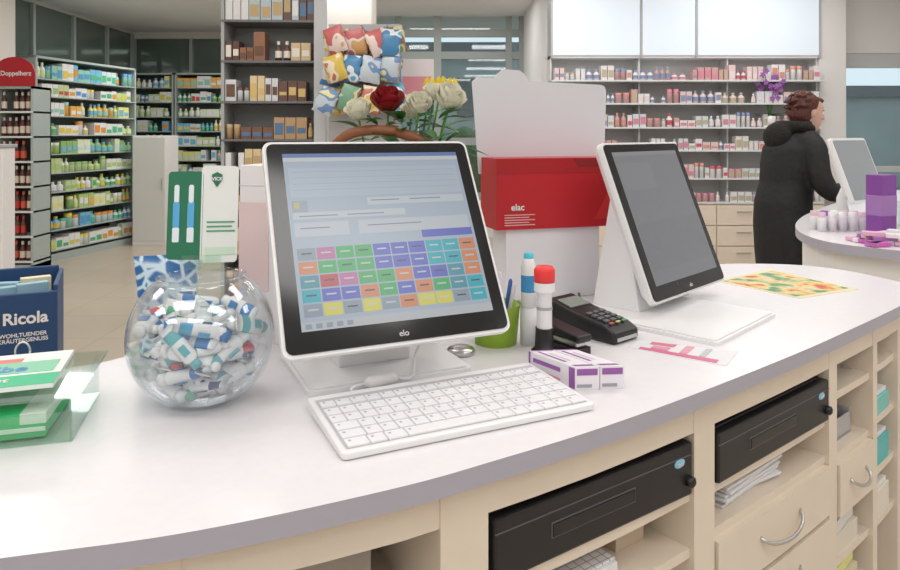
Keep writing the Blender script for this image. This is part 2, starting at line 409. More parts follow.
def ui1(R):
    R(0,1,0,1,smat(.44,.52,.62),0)
    R(0,1,0,.025,smat(.14,.24,.50),1); R(0,1,.025,.05,smat(.62,.65,.68),1)
    R(.02,.98,.09,.27,smat(.48,.56,.65),1)
    for i in range(4): R(.04,.96,.115+i*.037,.117+i*.037,smat(.36,.43,.52),2)
    R(.02,.10,.29,.40,smat(.36,.43,.52),1); R(.03,.06,.30,.34,smat(.6,.5,.25),2)
    R(.42,.98,.285,.33,smat(.58,.63,.68),1); R(.02,.62,.36,.40,smat(.58,.63,.68),2); R(.35,.98,.42,.50,smat(.56,.61,.67),1)
    R(.02,.3,.42,.50,smat(.56,.61,.67),1)
    for j,(a,c) in enumerate(((.44,.6),(.66,.84),(.05,.25),(.3,.5),(.05,.2),(.4,.7))):
        v=(.3,.3,.38,.38,.45,.45)[j]; R(a,c,v,v+.006,smat(.25,.3,.38),3)
    T_=(.10,.34,.42);V=(.14,.17,.58);G=(.08,.46,.16);P=(.55,.20,.40);C=(.05,.46,.55);O=(.70,.28,.14);Y=(.72,.68,.12);Gy=(.30,.37,.44);Rd=(.55,.10,.12)
    R(.69,.985,.50,.545,smat(*V),2)
    rows=[[Gy,P,G,G,V,V,V,C,C,O],[O,G,G,G,V,V,V,C,C,O],[T_,Rd,P,G,G,O,V,V,T_,O],[C,V,V,O,G,V,O,G,T_,C],[Gy,Y,Gy,Y,Gy,O,Y,Y,Gy,C]]
    for j,row in enumerate(rows):
        for i,c in enumerate(row):
            u0=.02+i*.097; v0=.565+j*.075; R(u0,u0+.09,v0,v0+.066,smat(*c),2)
            R(u0+.02,u0+.07,v0+.026,v0+.034,smat(.62,.66,.7) if (i+j)%3 else smat(.1,.1,.15),3)
    R(0,1,.955,1,smat(.54,.57,.60),1)
    for i in range(5): R(.02+i*.05,.05+i*.05,.965,.99,smat(.3,.38,.48),2)
def ui2(R):
    R(0,1,0,1,smat(.19,.195,.21,.8),0)
    R(0,1,0,.03,smat(.23,.24,.26,.8),1); R(.02,.5,.09,.3,smat(.205,.21,.225,.8),1); R(.02,.98,.55,.9,smat(.18,.185,.20,.8),1)
monitor((-.234,.98,1.0),24.4,.082,30,.367,.352,(.05,.33,.067,.29),(.12,.25,.15,.25,.13,.24,.13,.16,.24),ui1)
monitor((.432,1.482,1.0),46,.036,21,.367,.368,(-.072,.238,-.167,.17),(.02,.27,.045,.165,.08,.28,.120,.155,.25),ui2)

# ---------------------------------------------------------------- keyboard
e=empty('keyboard',(-.131,.852,1.0),rad(25.2))
L,D=.378,.182
b=MB(); out=rr(0,0,L,D,.008)
n=len(out)
b.add([(x,y,0.001) for x,y in out]+[(x,y,.010+.007*y/D) for x,y in out],[list(range(n))[::-1],list(range(n,2*n))]+[(i,(i+1)%n,(i+1)%n+n,i+n) for i in range(n)],WHITE)
b.build('case',e,bevel=.002)
KEY=mat('key_white',(.82,.82,.85),.35); PRINT=pc(.45,.45,.5); GAP_SHADE=pc(.50,.50,.55)
b=MB(); bp=MB(); kx1=.285
b.add([(.008,.010,.0104+.007*.010/D+.0002),(L-.008,.010,.0104+.007*.010/D+.0002),(L-.008,D-.016,.0104+.007*(D-.016)/D+.0002),(.008,D-.016,.0104+.007*(D-.016)/D+.0002)],[(0,1,2,3)],GAP_SHADE)  # grey sheet added under the keys, painting shade into the gaps
for r in range(6):
    x=.010; y=.012+r*.0240+(0.003 if r==5 else 0)
    widths=[1]*16
    if r==0: widths=[1.3,1,1.2,5.6,1.2,1,1,1,1,1]
    if r in(1,2): widths=[1.5]+[1]*11+[1.5,1,1]
    s_=(L-.02)/sum(widths)
    for wd in widths:
        z=.010+.007*(y+.009)/D
        b.box((x+s_*wd/2,y+.010,z+.0008),(s_*wd-.0018,.0218 if r<5 else .018,.0036),KEY)
        bp.box((x+.007,y+.014,z+.0027),(.0035,.004,.0003),PRINT)
        x+=s_*wd
b.build('keys',e,bevel=.0006); bp.build('key_legends',e)
b=MB(); pts=crom([(-.02,1.20,1.10),(-.055,1.14,1.045),(-.06,1.12,1.012),(-.085,1.115,1.012)],8); b.tube(pts,.0022,WHITE,8)
b.tube([(-.082,1.115,1.014),(-.09,1.112,1.014),(-.125,1.088,1.014),(-.132,1.083,1.014)],[.004,.009,.009,.004],WHITE,14)
b.tube(crom([(-.13,1.085,1.014),(-.145,1.065,1.016),(-.15,1.053,1.014)],6),.0022,WHITE,8)
b.build('keyboard_cable')
b=MB(); b.lathe([(0,0),(.024,0),(.026,.004),(.024,.010),(.018,.013),(0,.014)],STEEL,28); b.build('desk_bell_disc',None,(.02,1.275,1.0))

# ---------------------------------------------------------------- glass bowl
e=empty('glass_bowl',(-.3735,1.055,1.0))
R0,zc=.107,.097
prof=[(0,0),(.045,0)]
a0=math.asin(-zc/R0); a1=math.asin(.087/R0)
for i in range(1,25):
    a=a0+(a1-a0)*i/24; prof.append((R0*math.cos(a),zc+R0*math.sin(a)))
prof.append((prof[-1][0]+.003,prof[-1][1]+.003)); prof.append((prof[-1][0]-.004,prof[-1][1]+.001))
for i in range(24,0,-1):
    a=a0+(a1-a0)*i/24; prof.append(((R0-.0035)*math.cos(a),zc+(R0-.0035)*math.sin(a)))
prof.append((0,.005))
b=MB(); b.lathe(prof,glass('bowl_glass',(.975,.985,.985),.06,.75,2.4),56); b.build('glass',e)
cap_cols=[(.04,.20,.50),(.04,.20,.50),(.10,.40,.65),(.55,.65,.72),(.82,.82,.84),(.82,.82,.84),(.1,.42,.48),(.05,.40,.25),(.03,.05,.18),(.60,.10,.12)]
b=MB(); cnt=0
WT=mat('tube_white',(.80,.82,.84),.25)
tries=0
placed=[]
while cnt<90 and tries<20000:
    tries+=1
    z0=.012+.118*(cnt/90)
    p=Vector((random.uniform(-.085,.085),random.uniform(-.085,.085),z0+random.uniform(0,.012)))
    d=Vector((random.gauss(0,1),random.gauss(0,1),random.gauss(0,.22))).normalized(); Lt=random.uniform(.062,.09); r=random.uniform(.010,.0145)
    A=p-d*Lt/2; B=p+d*Lt/2; c=Vector((0,0,zc))
    if (A-c).length>.092 or (B-c).length>.092 or min(A.z,B.z)<.013: continue
    if any((p-q).length<.019 for q in placed): 
        if tries%6: continue
    placed.append(p)
    q=d.to_track_quat('Z','Y').to_matrix().to_4x4(); X=T(*A)@q@RZ(random.uniform(0,180))
    cc=pc(*random.choice(cap_cols)); n=12; vs=[];fs=[]
    prs=[(0,r,.0012),(Lt*.12,r,r*.4),(Lt*.36,r,r*.6),(Lt*.78,r,r*.75),(Lt*.84,r*.6,r*.6)]
    for (z,rx,ry) in prs:
        for k in range(n): t=2*math.pi*k/n; vs.append((rx*math.cos(t),ry*math.sin(t),z))
    def seg(i): return [(i*n+k,i*n+(k+1)%n,(i+1)*n+(k+1)%n,(i+1)*n+k) for k in range(n)]
    b.add(vs,seg(0)+seg(2)+seg(3)+[list(range(n))],WT,True,X); b.add(vs,seg(1),cc,True,X)
    b.b2(-r*.45,r*.45,-r*.80,-r*.70,Lt*.48,Lt*.70,cc,X); b.b2(-r*.45,r*.45,r*.70,r*.80,Lt*.48,Lt*.70,cc,X)
    b.cyl((0,0,Lt*.84),r*.66,Lt*.15,random.choice([cc,WT,WT]),12,X=X); cnt+=1
b.build('ointment_tubes',e,recalc=False)

# advertising card standing in the bowl
e=empty('advertising_card',(-.386,1.07,1.0),rad(4))
GRN=mat('card_green',(.02,.17,.09),.35); 
b=MB()
X=RX(-6)
b.plate(rr(-.058,.205,0.0,.343,.006),-.0006,.0006,GRN,X@RZ(-10)); b.build('green_panel',e)
b=MB(); b.plate(rr(-.002,.200,.054,.352,.006),-.0006,.0006,pc(.78,.81,.79),X@T(-.001,0,0)@RZ(18)); b.build('white_panel',e)
b=MB(); b.tube([(0.01,0,.14),(.0,0.006,.16),(0,.018,.205)],.003,ACRY,8); b.plate(rr(-.03,.19,.03,.212,.004),-.0015,.0015,ACRY,X); b.build('holder',e)
b=MB(); Xg=X@RZ(-10)
for cx in (-.043,-.019):
    b.plate(rr(cx-.0055,.255,cx+.0055,.295,.003),-.002,-.0006,pc(.10,.40,.70),Xg); b.plate(rr(cx-.004,.293,cx+.004,.322,.0035),-.002,-.0006,pc(.75,.83,.88),Xg); b.plate(rr(cx-.0055,.232,cx+.0055,.255,.002),-.0022,-.0006,pc(.75,.82,.88),Xg)
b.build('inhaler_print',e)
Xw=X@RZ(18)
b=MB(); b.plate([(.012,.338),(.012,.330),(.020,.318),(.028,.330),(.028,.338),(.020,.342)][::-1],-.0016,-.0006,GRN,Xw)
for i,(u0,u1) in enumerate(((.006,.048),(.006,.044),(.006,.049))): b.b2(u0,u1,-.0012,-.0006,.262-i*.007,.2645-i*.007,pc(.1,.35,.2),Xw)
b.b2(.004,.05,-.0012,-.0006,.212,.224,pc(.6,.75,.6),Xw)
b.build('print_marks',e)
text('badge_text','VICK',.0075,WHITE,e,Xw@T(.020,-.002,.331)@RX(90),.0002)

# blue patterned gift pouch behind bowl
def swirl():
    m=bpy.data.materials.new('blue_swirl'); m.use_nodes=True; nt=m.node_tree; bb=nt.nodes['Principled BSDF']; bb.inputs['Roughness'].default_value=.3
    tc=nt.nodes.new('ShaderNodeTexCoord'); wv=nt.nodes.new('ShaderNodeTexVoronoi'); wv.feature='DISTANCE_TO_EDGE'; wv.inputs['Scale'].default_value=38
    r=nt.nodes.new('ShaderNodeValToRGB'); r.color_ramp.elements[0].color=(.60,.75,.85,1); r.color_ramp.elements[1].color=(.02,.14,.38,1); r.color_ramp.elements[0].position=.06; r.color_ramp.elements[1].position=.16
    nt.links.new(tc.outputs['Object'],wv.inputs['Vector']); nt.links.new(wv.outputs['Distance'],r.inputs['Fac']); nt.links.new(r.outputs['Color'],bb.inputs['Base Color']); return m
b=MB(); SW=swirl()
b.rings([(0,0,0,.045,.032),(0,0,.03,.05,.036),(0,0,.09,.05,.032),(0,0,.14,.052,.02),(0.0,0,.165,.055,.006),(0,0,.18,.056,.002)],SW,20)
b.build('gift_pouch',None,(-.515,1.275,1.0),rad(20))

# white carton behind monitor
b=MB(); b.b2(-.07,.07,-.05,.05,0,.34,pc(.82,.78,.79)); b.b2(-.072,-.01,-.0515,-.05,.1,.27,pc(.78,.60,.60)); b.b2(-.071,.071,-.051,.051,.30,.303,pc(.7,.68,.7))
b.build('medicine_display_carton',None,(-.325,1.38,1.0),rad(-12),bevel=.002)

# acrylic leaflet dispenser at left
e=empty('leaflet_dispenser',(-.650,.955,1.0),rad(16))
b=MB(); b.b2(-.14,.14,-.085,.085,.0,.003,ACRY); b.b2(-.14,.14,-.088,-.085,0,.04,ACRY); b.b2(.137,.14,-.085,.085,0,.06,ACRY); b.b2(-.14,-.137,-.085,.085,0,.06,ACRY); b.b2(-.15,.15,-.10,.10,.060,.063,ACRY); b.build('acrylic_tray',e)
b=MB(); b.b2(-.125,.105,-.07,.07,.004,.036,pc(.02,.50,.16)); b.b2(-.125,.105,-.0715,-.07,.012,.018,pc(.8,.85,.8)); b.b2(.075,.106,-.071,.07,.022,.0365,pc(.75,.8,.75)); b.build('medicine_pack',e,bevel=.001)
b=MB(); X=T(-.01,0,.067)@RZ(3)
b.b2(-.125,.12,-.075,.075,0,.006,pc(.80,.85,.82),X); b.b2(-.125,.12,-.075,-.03,.006,.0066,pc(.05,.5,.25),X); b.b2(-.1,.06,.01,.05,.006,.0066,pc(.7,.2,.2),X); b.b2(.02,.11,-.02,.03,.006,.0068,pc(.25,.6,.4),X); b.b2(-.1,-.0,-.02,.0,.006,.0068,pc(.2,.3,.6),X)
b.build('leaflet',e)
text('leaflet_title','Salbe',.035,pc(.1,.3,.6),e,T(.03,-.0,.0742)@RZ(3),.0005)
text('leaflet_subtitle','natürlich gut',.022,WHITE,e,T(.0,-.05,.0742)@RZ(3),.0003)
b=MB(); pts=[(.035+.010*math.cos(t),.088,.074+.014*math.sin(t)) for t in [2*math.pi*i/20 for i in range(21)]]; b.tube(pts,.0015,STEEL,8); b.build('ring',e)

# ---------------------------------------------------------------- items between monitors
e=empty('pen_cup',(.088,1.345,1.0))
b=MB(); b.lathe([(0,0),(.040,0),(.047,.074),(.049,.075),(.045,.073),(.038,.004),(0,.004)],mat('green_cup',(.42,.66,.06),.3),32); b.build('cup',e)
b=MB()
for (x,y,tx,ty,h,c) in [(.01,.0,.03,.01,.12,(.05,.15,.5)),(-.01,.01,-.03,.01,.12,(.02,.02,.02)),(.015,-.012,.035,-.01,.115,(.7,.7,.72)),(-.005,-.015,.0,-.03,.12,(.7,.1,.1)),(.0,.02,.01,.03,.13,(.8,.8,.85))]:
    A=Vector((x,y,.006)); B=Vector((tx,ty,h)); b.tube([A,A.lerp(B,.96),B],[.004,.004,.0015],pc(*c),10)
b.build('pens',e)
b=MB(); b.lathe([(0,0),(.013,0),(.0145,.004),(.0145,.075),(.010,.092),(.008,.094)],WHITE,20); b.lathe([(.0148,.03),(.0148,.062)],pc(.05,.3,.6),20); b.lathe([(.009,.092),(.0095,.102),(.004,.105),(0,.105)],pc(.1,.55,.7),16)
b.lathe([(0,-.07),(.016,-.07),(.016,0),(0,0)],pc(.85,.85,.87),20)
b.build('lotion_bottle',None,(.150,1.335,1.07))
b=MB(); b.lathe([(0,0),(.024,0),(.024,.012),(.017,.018),(.016,.05),(.0165,.052),(0,.052)],BLACK,24); b.lathe([(.014,.05),(.0135,.11),(.019,.118)],WHITE,24); b.lathe([(.017,.133),(.019,.136),(.019,.156),(.015,.162),(0,.163)],pc(.8,.04,.04),24)
b.lathe([(.019,.118),(.019,.134)],WHITE,24); b.lathe([(.0145,.085),(.0145,.09)],pc(.4,.4,.45),24)
b.build('rubber_stamp',None,(.170,1.26,1.0))
b=MB(); 
b.prism([(-.02,-.05),(.02,-.05),(.02,.06),(-.02,.06)],0,.012,BLACK,BLACK); b.b2(-.018,.018,-.05,.055,.028,.042,BLACK,RX(6)); b.b2(-.012,.012,-.045,.05,.012,.024,STEEL); b.b2(-.018,.018,.04,.06,.01,.045,BLACK)
b.build('stapler',None,(.213,1.305,1.0),rad(35),bevel=.004)
e=empty('card_terminal',(.285,1.41,1.0),rad(40))
b=MB(); prof=[(-.085,0),(-.085,.022),(-.06,.034),(.02,.046),(.085,.062),(.085,.0)]
n=len(prof)
b.add([(-.04,y,z) for y,z in prof]+[(.04,y,z) for y,z in prof],[list(range(n)),list(range(n,2*n))[::-1]]+[(i,i+n,(i+1)%n+n,(i+1)%n) for i in range(n)],BLACK)
b.build('body',e,bevel=.006)
sl=math.degrees(math.atan2(.012,.08)); X=T(0,-.06,.0345)@RX(sl)
b=MB()
for r in range(4):
    for c in range(3): b.box((-.02+c*.02,.008+r*.014,.002),(.014,.009,.004),pc(.12,.12,.13))
for c,cl in enumerate([(.5,.1,.1),(.55,.5,.15),(.1,.4,.15)]): b.box((-.02+c*.02,-.004,.002),(.012,.005,.003),pc(*cl))
for i in range(len(b.v)): b.v[i]=X@b.v[i]
b.build('keypad',e,bevel=.001)
b=MB(); X=T(0,.02,.047)@RX(14); b.b2(-.03,.03,.008,.045,0,.002,pc(.25,.30,.27,.2),X); b.build('display',e)
b=MB(); b.b2(-.03,.03,-.0875,-.084,.006,.012,pc(.5,.5,.5)); b.build('card_slot',e)
b=MB(); b.tube(crom([(.26,1.49,1.03),(.27,1.53,1.008),(.29,1.60,1.006),(.31,1.68,1.006),(.33,1.80,1.006)],8),.003,BLACK,8); b.build('terminal_cable')
for k,(ox) in enumerate((0,.0405)):
    e=empty('medicine_box',(.195+ox,1.092+ox*.12,1.0),rad(5))
    dl=Vector((-.50,.82,0)).normalized()*.105
    b=MB(); w=.039; h=.036
    Pp=[(0,0,0),(w,0,0),(w+dl.x,dl.y,0),(dl.x,dl.y,0)]
    b.add([*Pp]+[(p[0],p[1],h) for p in Pp],[(0,3,2,1),(4,5,6,7),(0,1,5,4),(1,2,6,5),(2,3,7,6),(3,0,4,7)],pc(.80,.77,.82))
    b.build('carton',e,bevel=.0006)
    b=MB(); U=pc(.30,.10,.36)
    def side(s0,s1,z0,z1,m):
        a=Vector((0,0,0))+dl*s0; c=dl*s1; o=Vector((-.0006,-.0004,0)); b.quad([a+o+Vector((0,0,z0)),c+o+Vector((0,0,z0)),c+o+Vector((0,0,z1)),a+o+Vector((0,0,z1))],m)
    if k==0:
        side(.0,.12,.002,.034,U); side(.3,.9,.020,.027,U); side(.3,.7,.006,.010,pc(.8,.3,.4)); side(.96,1,.0,.035,U)
    b.quad([(.003,-.0005,.023),(w-.003,-.0005,.023),(w-.003,-.0005,.033),(.003,-.0005,.033)],U)
    b.quad([(.003,-.0005,.004),(w-.012,-.0005,.004),(w-.012,-.0005,.009),(.003,-.0005,.009)],pc(.35,.35,.4))
    def tp(s0,s1,x0,x1,m):
        a=dl*s0; c=dl*s1; z=h+.0005; b.quad([(a.x+x0,a.y,z),(a.x+x1,a.y,z),(c.x+x1,c.y,z),(c.x+x0,c.y,z)],m)
    tp(.05,.12,.004,.035,U); tp(.3,.9,.006,.011,U); tp(.35,.8,.018,.022,pc(.6,.55,.65)); tp(.95,.99,.002,.037,U)
    b.build('print',e,recalc=False)
# flyers + mat
b=MB()
def sheet(b,P,z,m,ins=(0,1,0,1)):
    P=[Vector((p[0],p[1],0)) for p in P]
    def at(u,v): return P[0].lerp(P[1],u).lerp(P[3].lerp(P[2],u),v)
    u0,u1,v0,v1=ins; c=[at(u0,v0),at(u1,v0),at(u1,v1),at(u0,v1)]
    b.prism([(p.x,p.y) for p in c],z,z+.0008,m,m)
P1=[(.335,1.31),(.365,1.355),(.53,1.285),(.475,1.205)]
sheet(b,P1,1.0,pc(.74,.74,.77))
for i,(c,ins) in enumerate([((.65,.15,.28),(.05,.25,.1,.9)),((.70,.30,.40),(.3,.6,.2,.38)),((.70,.35,.42),(.3,.95,.5,.58)),((.5,.52,.56),(.3,.9,.7,.76)),((.65,.2,.3),(.7,.95,.15,.4))]): sheet(b,P1,1.0009,pc(*c),ins)
b.build('flyer')
b=MB(); P2=[(.721,1.905),(.948,2.07),(1.05,1.80),(.848,1.70)]
def art():
    m=bpy.data.materials.new('mat_artwork'); m.use_nodes=True; nt=m.node_tree; bb=nt.nodes['Principled BSDF']
    tc=nt.nodes.new('ShaderNodeTexCoord'); v=nt.nodes.new('ShaderNodeTexNoise'); v.inputs['Scale'].default_value=16; v.inputs['Detail'].default_value=3
    r=nt.nodes.new('ShaderNodeValToRGB'); el=r.color_ramp.elements
    el[0].position=.36; el[0].color=(.10,.28,.16,1); el[1].position=.64; el[1].color=(.58,.12,.06,1)
    for p,c in ((.43,(.45,.46,.20,1)),(.5,(.70,.60,.38,1)),(.57,(.72,.45,.12,1))): q=el.new(p); q.color=c
    nt.links.new(tc.outputs['Object'],v.inputs['Vector']); nt.links.new(v.outputs['Fac'],r.inputs['Fac']); nt.links.new(r.outputs['Color'],bb.inputs['Base Color']); bb.inputs['Roughness'].default_value=.6; return m
sheet(b,P2,1.0,pc(.72,.64,.40)); sheet(b,P2,1.0009,art(),(.06,.94,.07,.93))
b.build('counter_mat')

# red cardboard display
e=empty('cardboard_display',(.114,1.665,1.0),rad(17))
RED=mat('red_card',(.50,.010,.018),.35); b=MB()
b.b2(.02,.27,.0,.09,0,.19,pc(.80,.79,.82)); b.build('stand',e,bevel=.002)
b=MB(); b.b2(-.008,.322,-.012,.10,.172,.342,RED); b.b2(-.008,.322,-.0135,-.012,.305,.342,mat('red_card_dark',(.40,.008,.012),.35))
b.build('tray',e,bevel=.002)
b=MB(); b.plate([(.19,-.002),(.205,-.022),(.30,-.022),(.318,-.002)],-.0145,-.0128,mat('slot_dark',(.25,.005,.01),.6),T(0,0,.342)); 
b.plate([(.25,.19),(.32,.19),(.32,.30),(.31,.30)],-.0135,-.0122,mat('red_card_light',(.62,.03,.03),.35)); b.build('tray_cutout',e)
b=MB()
o=[(-.015,.30),(.335,.30),(.342,.50)]+[(.342-.015+.015*math.cos(rad(a)),.515+.015*math.sin(rad(a))) for a in (0,45,90)]+[(.12,.535),(.112,.55),(.095,.562),(.05,.564),(.035,.552),(.028,.542),(-.02,.542),(-.033,.53)]
b.plate(o,.094,.097,mat('header_card',(.70,.72,.77),.4),T(0,0,0)); b.build('header',e)
text('label','elac',.022,WHITE,e,T(.045,-.0145,.225)@RX(90),.0004)
b=MB()
for i in range(5): b.b2(.012,.09-.015*(i%2),-.0135,-.012,.206-i*.006,.208-i*.006,pc(.8,.5,.5))
b.build('label_lines',e)

# ---------------------------------------------------------------- flower basket
e=empty('flower_basket',(-.12,1.50,1.0))
BR=mat('wicker_brown',(.22,.09,.03),.6,noise=.5,ns=90,bump=.6)
b=MB(); b.lathe([(0,0),(.07,0),(.095,.15),(.10,.155),(.092,.15),(.066,.006),(0,.006)],BR,32)
for i in range(8):
    rr_=.072+.025*i/8+.002; pts=[(rr_*math.cos(t),rr_*math.sin(t),.01+i*.019) for t in [2*math.pi*k/28 for k in range(29)]]; b.tube(pts,.006,BR,6)
b.build('basket',e)
b=MB(); pts=[]
for i in range(25):
    a=math.pi*i/24; pts.append((-.035-.135*math.cos(a)+.045*(1-math.sin(a)),-.06*math.sin(a),.15+.258*math.sin(a)**.35))
b.tube(pts,.011,mat('leather_brown',(.25,.09,.035),.45),10); b.build('handle',e)
def rose(b,c,r,m,tilt=(0,0),seed=0):
    rnd=random.Random(seed)
    X=T(*c)@RX(tilt[0])@RY(tilt[1])
    for layer,(np_,rk,hk,fl) in enumerate([(3,.26,.95,0),(4,.45,1.0,.1),(5,.68,.95,.3),(6,.9,.78,.55)]):
        for j in range(np_):
            th=2*math.pi*j/np_+layer*.5+rnd.random()*.3; wd=math.pi/np_*1.35; vs=[];fs=[]; A,Bn=7,6
            for ib in range(Bn):
                t=ib/(Bn-1)
                for ia in range(A):
                    s=ia/(A-1)*2-1
                    ang=th+s*wd*(.55+.45*math.sin(t*math.pi*.8))
                    rad_=r*rk*(.35+.65*math.sin(min(t*1.25,1)*math.pi/2))+r*fl*.5*max(0,t-.6)*(1-s*s*.3)+r*.03*abs(s)
                    z=r*1.5*(hk*t*(1-.18*s*s))-r*.6-(r*.25*fl*max(0,t-.75)*4)
                    vs.append((rad_*math.cos(ang),rad_*math.sin(ang),z))
            for ib in range(Bn-1):
                for ia in range(A-1): fs.append((ib*A+ia,ib*A+ia+1,(ib+1)*A+ia+1,(ib+1)*A+ia))
            b.add(vs,fs,m,True,X)
CW=mat('rose_cream',(.82,.80,.66),.6); CR=mat('rose_red',(.28,.006,.012),.6); CY=mat('tulip_yellow',(.80,.62,.03),.5); GL=mat('leaf_green',(.04,.16,.03),.5); GS=mat('stem_green',(.08,.25,.05),.5)
fl=[((-.072,-.03,.448),.030,CW,(25,-15)),((-.012,-.02,.468),.037,CR,(25,0)),((.035,.03,.448),.024,CW,(30,10)),((.055,-.035,.462),.028,CW,(40,10)),((.118,-.02,.475),.036,CW,(35,20)),((.085,-.01,.488),.024,CW,(20,5))]
for k,(c,r,m,t) in enumerate(fl):
    b=MB(); rose(b,c,r,m,t,k); b.build('rose_%d'%(k+1),e,recalc=False)
b=MB()
for c,r,m,t in fl: b.tube(crom([(c[0]*.3,c[1]*.3,.12),(c[0]*.7,c[1]*.7,.32),(c[0],c[1],c[2]-r*.5)],4),.0025,GS,6)
rn=random.Random(3)
def leaf(b,p,d,L,w,m,up=(0,0,1)):
    d=Vector(d).normalized(); s=d.cross(Vector(up)).normalized(); u=s.cross(d); vs=[];fs=[]
    for i in range(6):
        t=i/5; wi=w*math.sin(math.pi*min(.97,t*.92+.05)); q=Vector(p)+d*L*t-u*(L*.35*t*t)
        vs+=[q-s*wi+u*wi*.3,q,q+s*wi+u*wi*.3]
    for i in range(5): fs+=[(3*i,3*i+1,3*i+4,3*i+3),(3*i+1,3*i+2,3*i+5,3*i+4)]
    b.add(vs,fs,m,True)
for i in range(60):
    a=rn.uniform(0,6.28); r=rn.uniform(.01,.10); z=rn.uniform(.34,.44)
    leaf(b,(r*math.cos(a)*1.2+.025,r*math.sin(a)*.8+.02,z),(math.cos(a),math.sin(a)*.7-.2,rn.uniform(.0,.7)),rn.uniform(.04,.075),rn.uniform(.009,.017),GL)
b.build('foliage',e,recalc=False)
b=MB()
for (x,y,z) in [(.075,.06,.505),(.10,.07,.508),(.125,.055,.503)]:
    b.tube(crom([(x*.3,y*.3,.15),(x*.8,y,.4),(x,y,z)],4),.0025,GS,6)
    for j in range(6):
        a=j*math.pi/3; leaf(b,(x+.006*math.cos(a),y+.006*math.sin(a),z-.01),(math.cos(a)*.45,math.sin(a)*.45,1),.030,.010,CY,(math.cos(a),math.sin(a),.01))
b.build('yellow_tulips',e,recalc=False)

# ---------------------------------------------------------------- product shelving
def product(b,x,w,y,z,h,d,kind,c1,c2,X):
    if kind=='box':
        b.b2(x,x+w,y,y+d,z,z+h,c1,X); b.b2(x+w*.1,x+w*.9,y-.003,y,z+h*random.uniform(.12,.3),z+h*random.uniform(.45,.8),c2,X)
    elif kind=='bottle':
        r=w*.45; c=(x+w/2,y+r,z); b.lathe([(0,0),(r,0),(r,h*.62),(r*.4,h*.78),(r*.4,h*.84)],c1,10,c,X); b.lathe([(r*.48,h*.82),(r*.48,h),(0,h)],c2,10,c,X); b.lathe([(r*1.02,h*.15),(r*1.02,h*.5)],c2,10,c,X)
    else:
        r=w*.46; c=(x+w/2,y+r,z); b.lathe([(0,0),(r,0),(r,h*.75)],c1,10,c,X); b.lathe([(r*1.04,h*.75),(r*1.04,h),(0,h)],c2,10,c,X)
def fill(b,x0,x1,y,z,hmax,pal,pal2,kinds,wr=(.04,.09),gap=.006,X=None,hmin=.55,depth=.1,fillp=.97):
    x=x0
    while x<x1-wr[0]:
        k=random.choice(kinds); w=random.uniform(*wr); h=hmax*random.uniform(hmin,.92); c1=random.choice(pal); c2=random.choice(pal2)
        n=random.choice([1,2,2,3])
        for i in range(n):
            if x+w>x1: break
            if random.random()<fillp: product(b,x,w,y,z,h,depth,k,c1,c2,X)
            x+=w+gap
def P(*l): return [pc(*c) for c in l]
medA=P((.1,.45,.2),(.75,.35,.05),(.1,.3,.6),(.7,.65,.1),(.6,.08,.08),(.35,.55,.2),(.8,.8,.8))
def shelf_unit(name,loc,rz,W,D,zs,top,back,side,pals,kinds,wr=(.05,.1),hm=.85,shelfmat=None,ends=True,hmin=.55,th=.018,gap=.006):
    e=empty(name,loc,rz); b=MB(); sm=shelfmat or GREY
    if ends:
        b.b2(0,.025,0,D,0,top,side); b.b2(W-.025,W,0,D,0,top,side)
    b.b2(.0,W,D-.015,D,0,top,back); b.b2(0,W,0,D,.0,.08,side); b.b2(0,W,0,D,top-.025,top,side)
    for z in zs: b.b2(.0,W,-.005,D,z-th,z,sm)
    b.build('frame',e)
    b=MB(); z2=zs[1:]+[top]
    for i,z in enumerate(zs):
        p=pals[i%len(pals)]; hh=(z2[i]-z-th-.01)
        if hh>.05: fill(b,.03,W-.03,.015,z,min(hh*hm,.3),p[0],p[1],kinds,wr,depth=D*.5,hmin=hmin,gap=gap)
    b.build('products',e,recalc=False)
    return e
ang=math.atan2(1.51,.36)
LG=mat('shelf_back_teal',(.20,.25,.23),.3)
SHW=mat('shelf_white',(.72,.74,.74),.4); SHG=mat('shelf_glass_edge',(.42,.48,.46),.3)
lw=P((.8,.82,.8),(.8,.8,.8),(.78,.8,.76),(.55,.68,.35)); la=P((.75,.3,.05),(.8,.6,.1),(.1,.5,.25),(.7,.8,.4),(.1,.35,.6))
lg=P((.30,.52,.18),(.75,.8,.6),(.45,.62,.22)); lb=P((.2,.5,.7),(.8,.8,.8),(.6,.75,.75),(.3,.6,.5))
ly=P((.82,.78,.3),(.8,.8,.8),(.8,.45,.1))
shelf_unit('vitamin_shelf',(-4.41,7.45,0),ang,1.6,.4,[.12,.34,.55,.76,.97,1.18,1.39,1.60,1.81,2.0],2.24,LG,SHG,[(lw,medA),(lb,la),(lg,ly),(lw,medA),(lw,lg),(lg,lb),(lw,la),(ly,lb)],['box','box','bottle','jar'],(.06,.10),.95,SHG,hmin=.6,th=.012,gap=.004)
for (x,W_) in ((-4.95,.78),(-4.15,1.35),(-2.75,1.3)):
    shelf_unit('medicine_shelf',(x,10.55,0),0,W_,.4,[.12,.34,.56,.78,1.0,1.22,1.44,1.66,1.88,2.1],2.32,LG,SHG,[(lw,lb),(lb,la),(lg,lw),(lw,medA),(ly,lb)],['box','box','bottle'],(.06,.10),.95,SHG,hmin=.6,th=.012,gap=.004)
# white cabinet
b=MB(); b.b2(0,.42,0,.4,0,1.38,WHITEM); b.b2(.01,.41,-.01,0,.06,1.36,mat('cabinet_door_white',(.74,.74,.72),.4)); b.b2(.37,.38,-.03,-.01,.7,.85,STEEL); b.build('white_cabinet',None,(-3.97,8.75,0),bevel=.004)
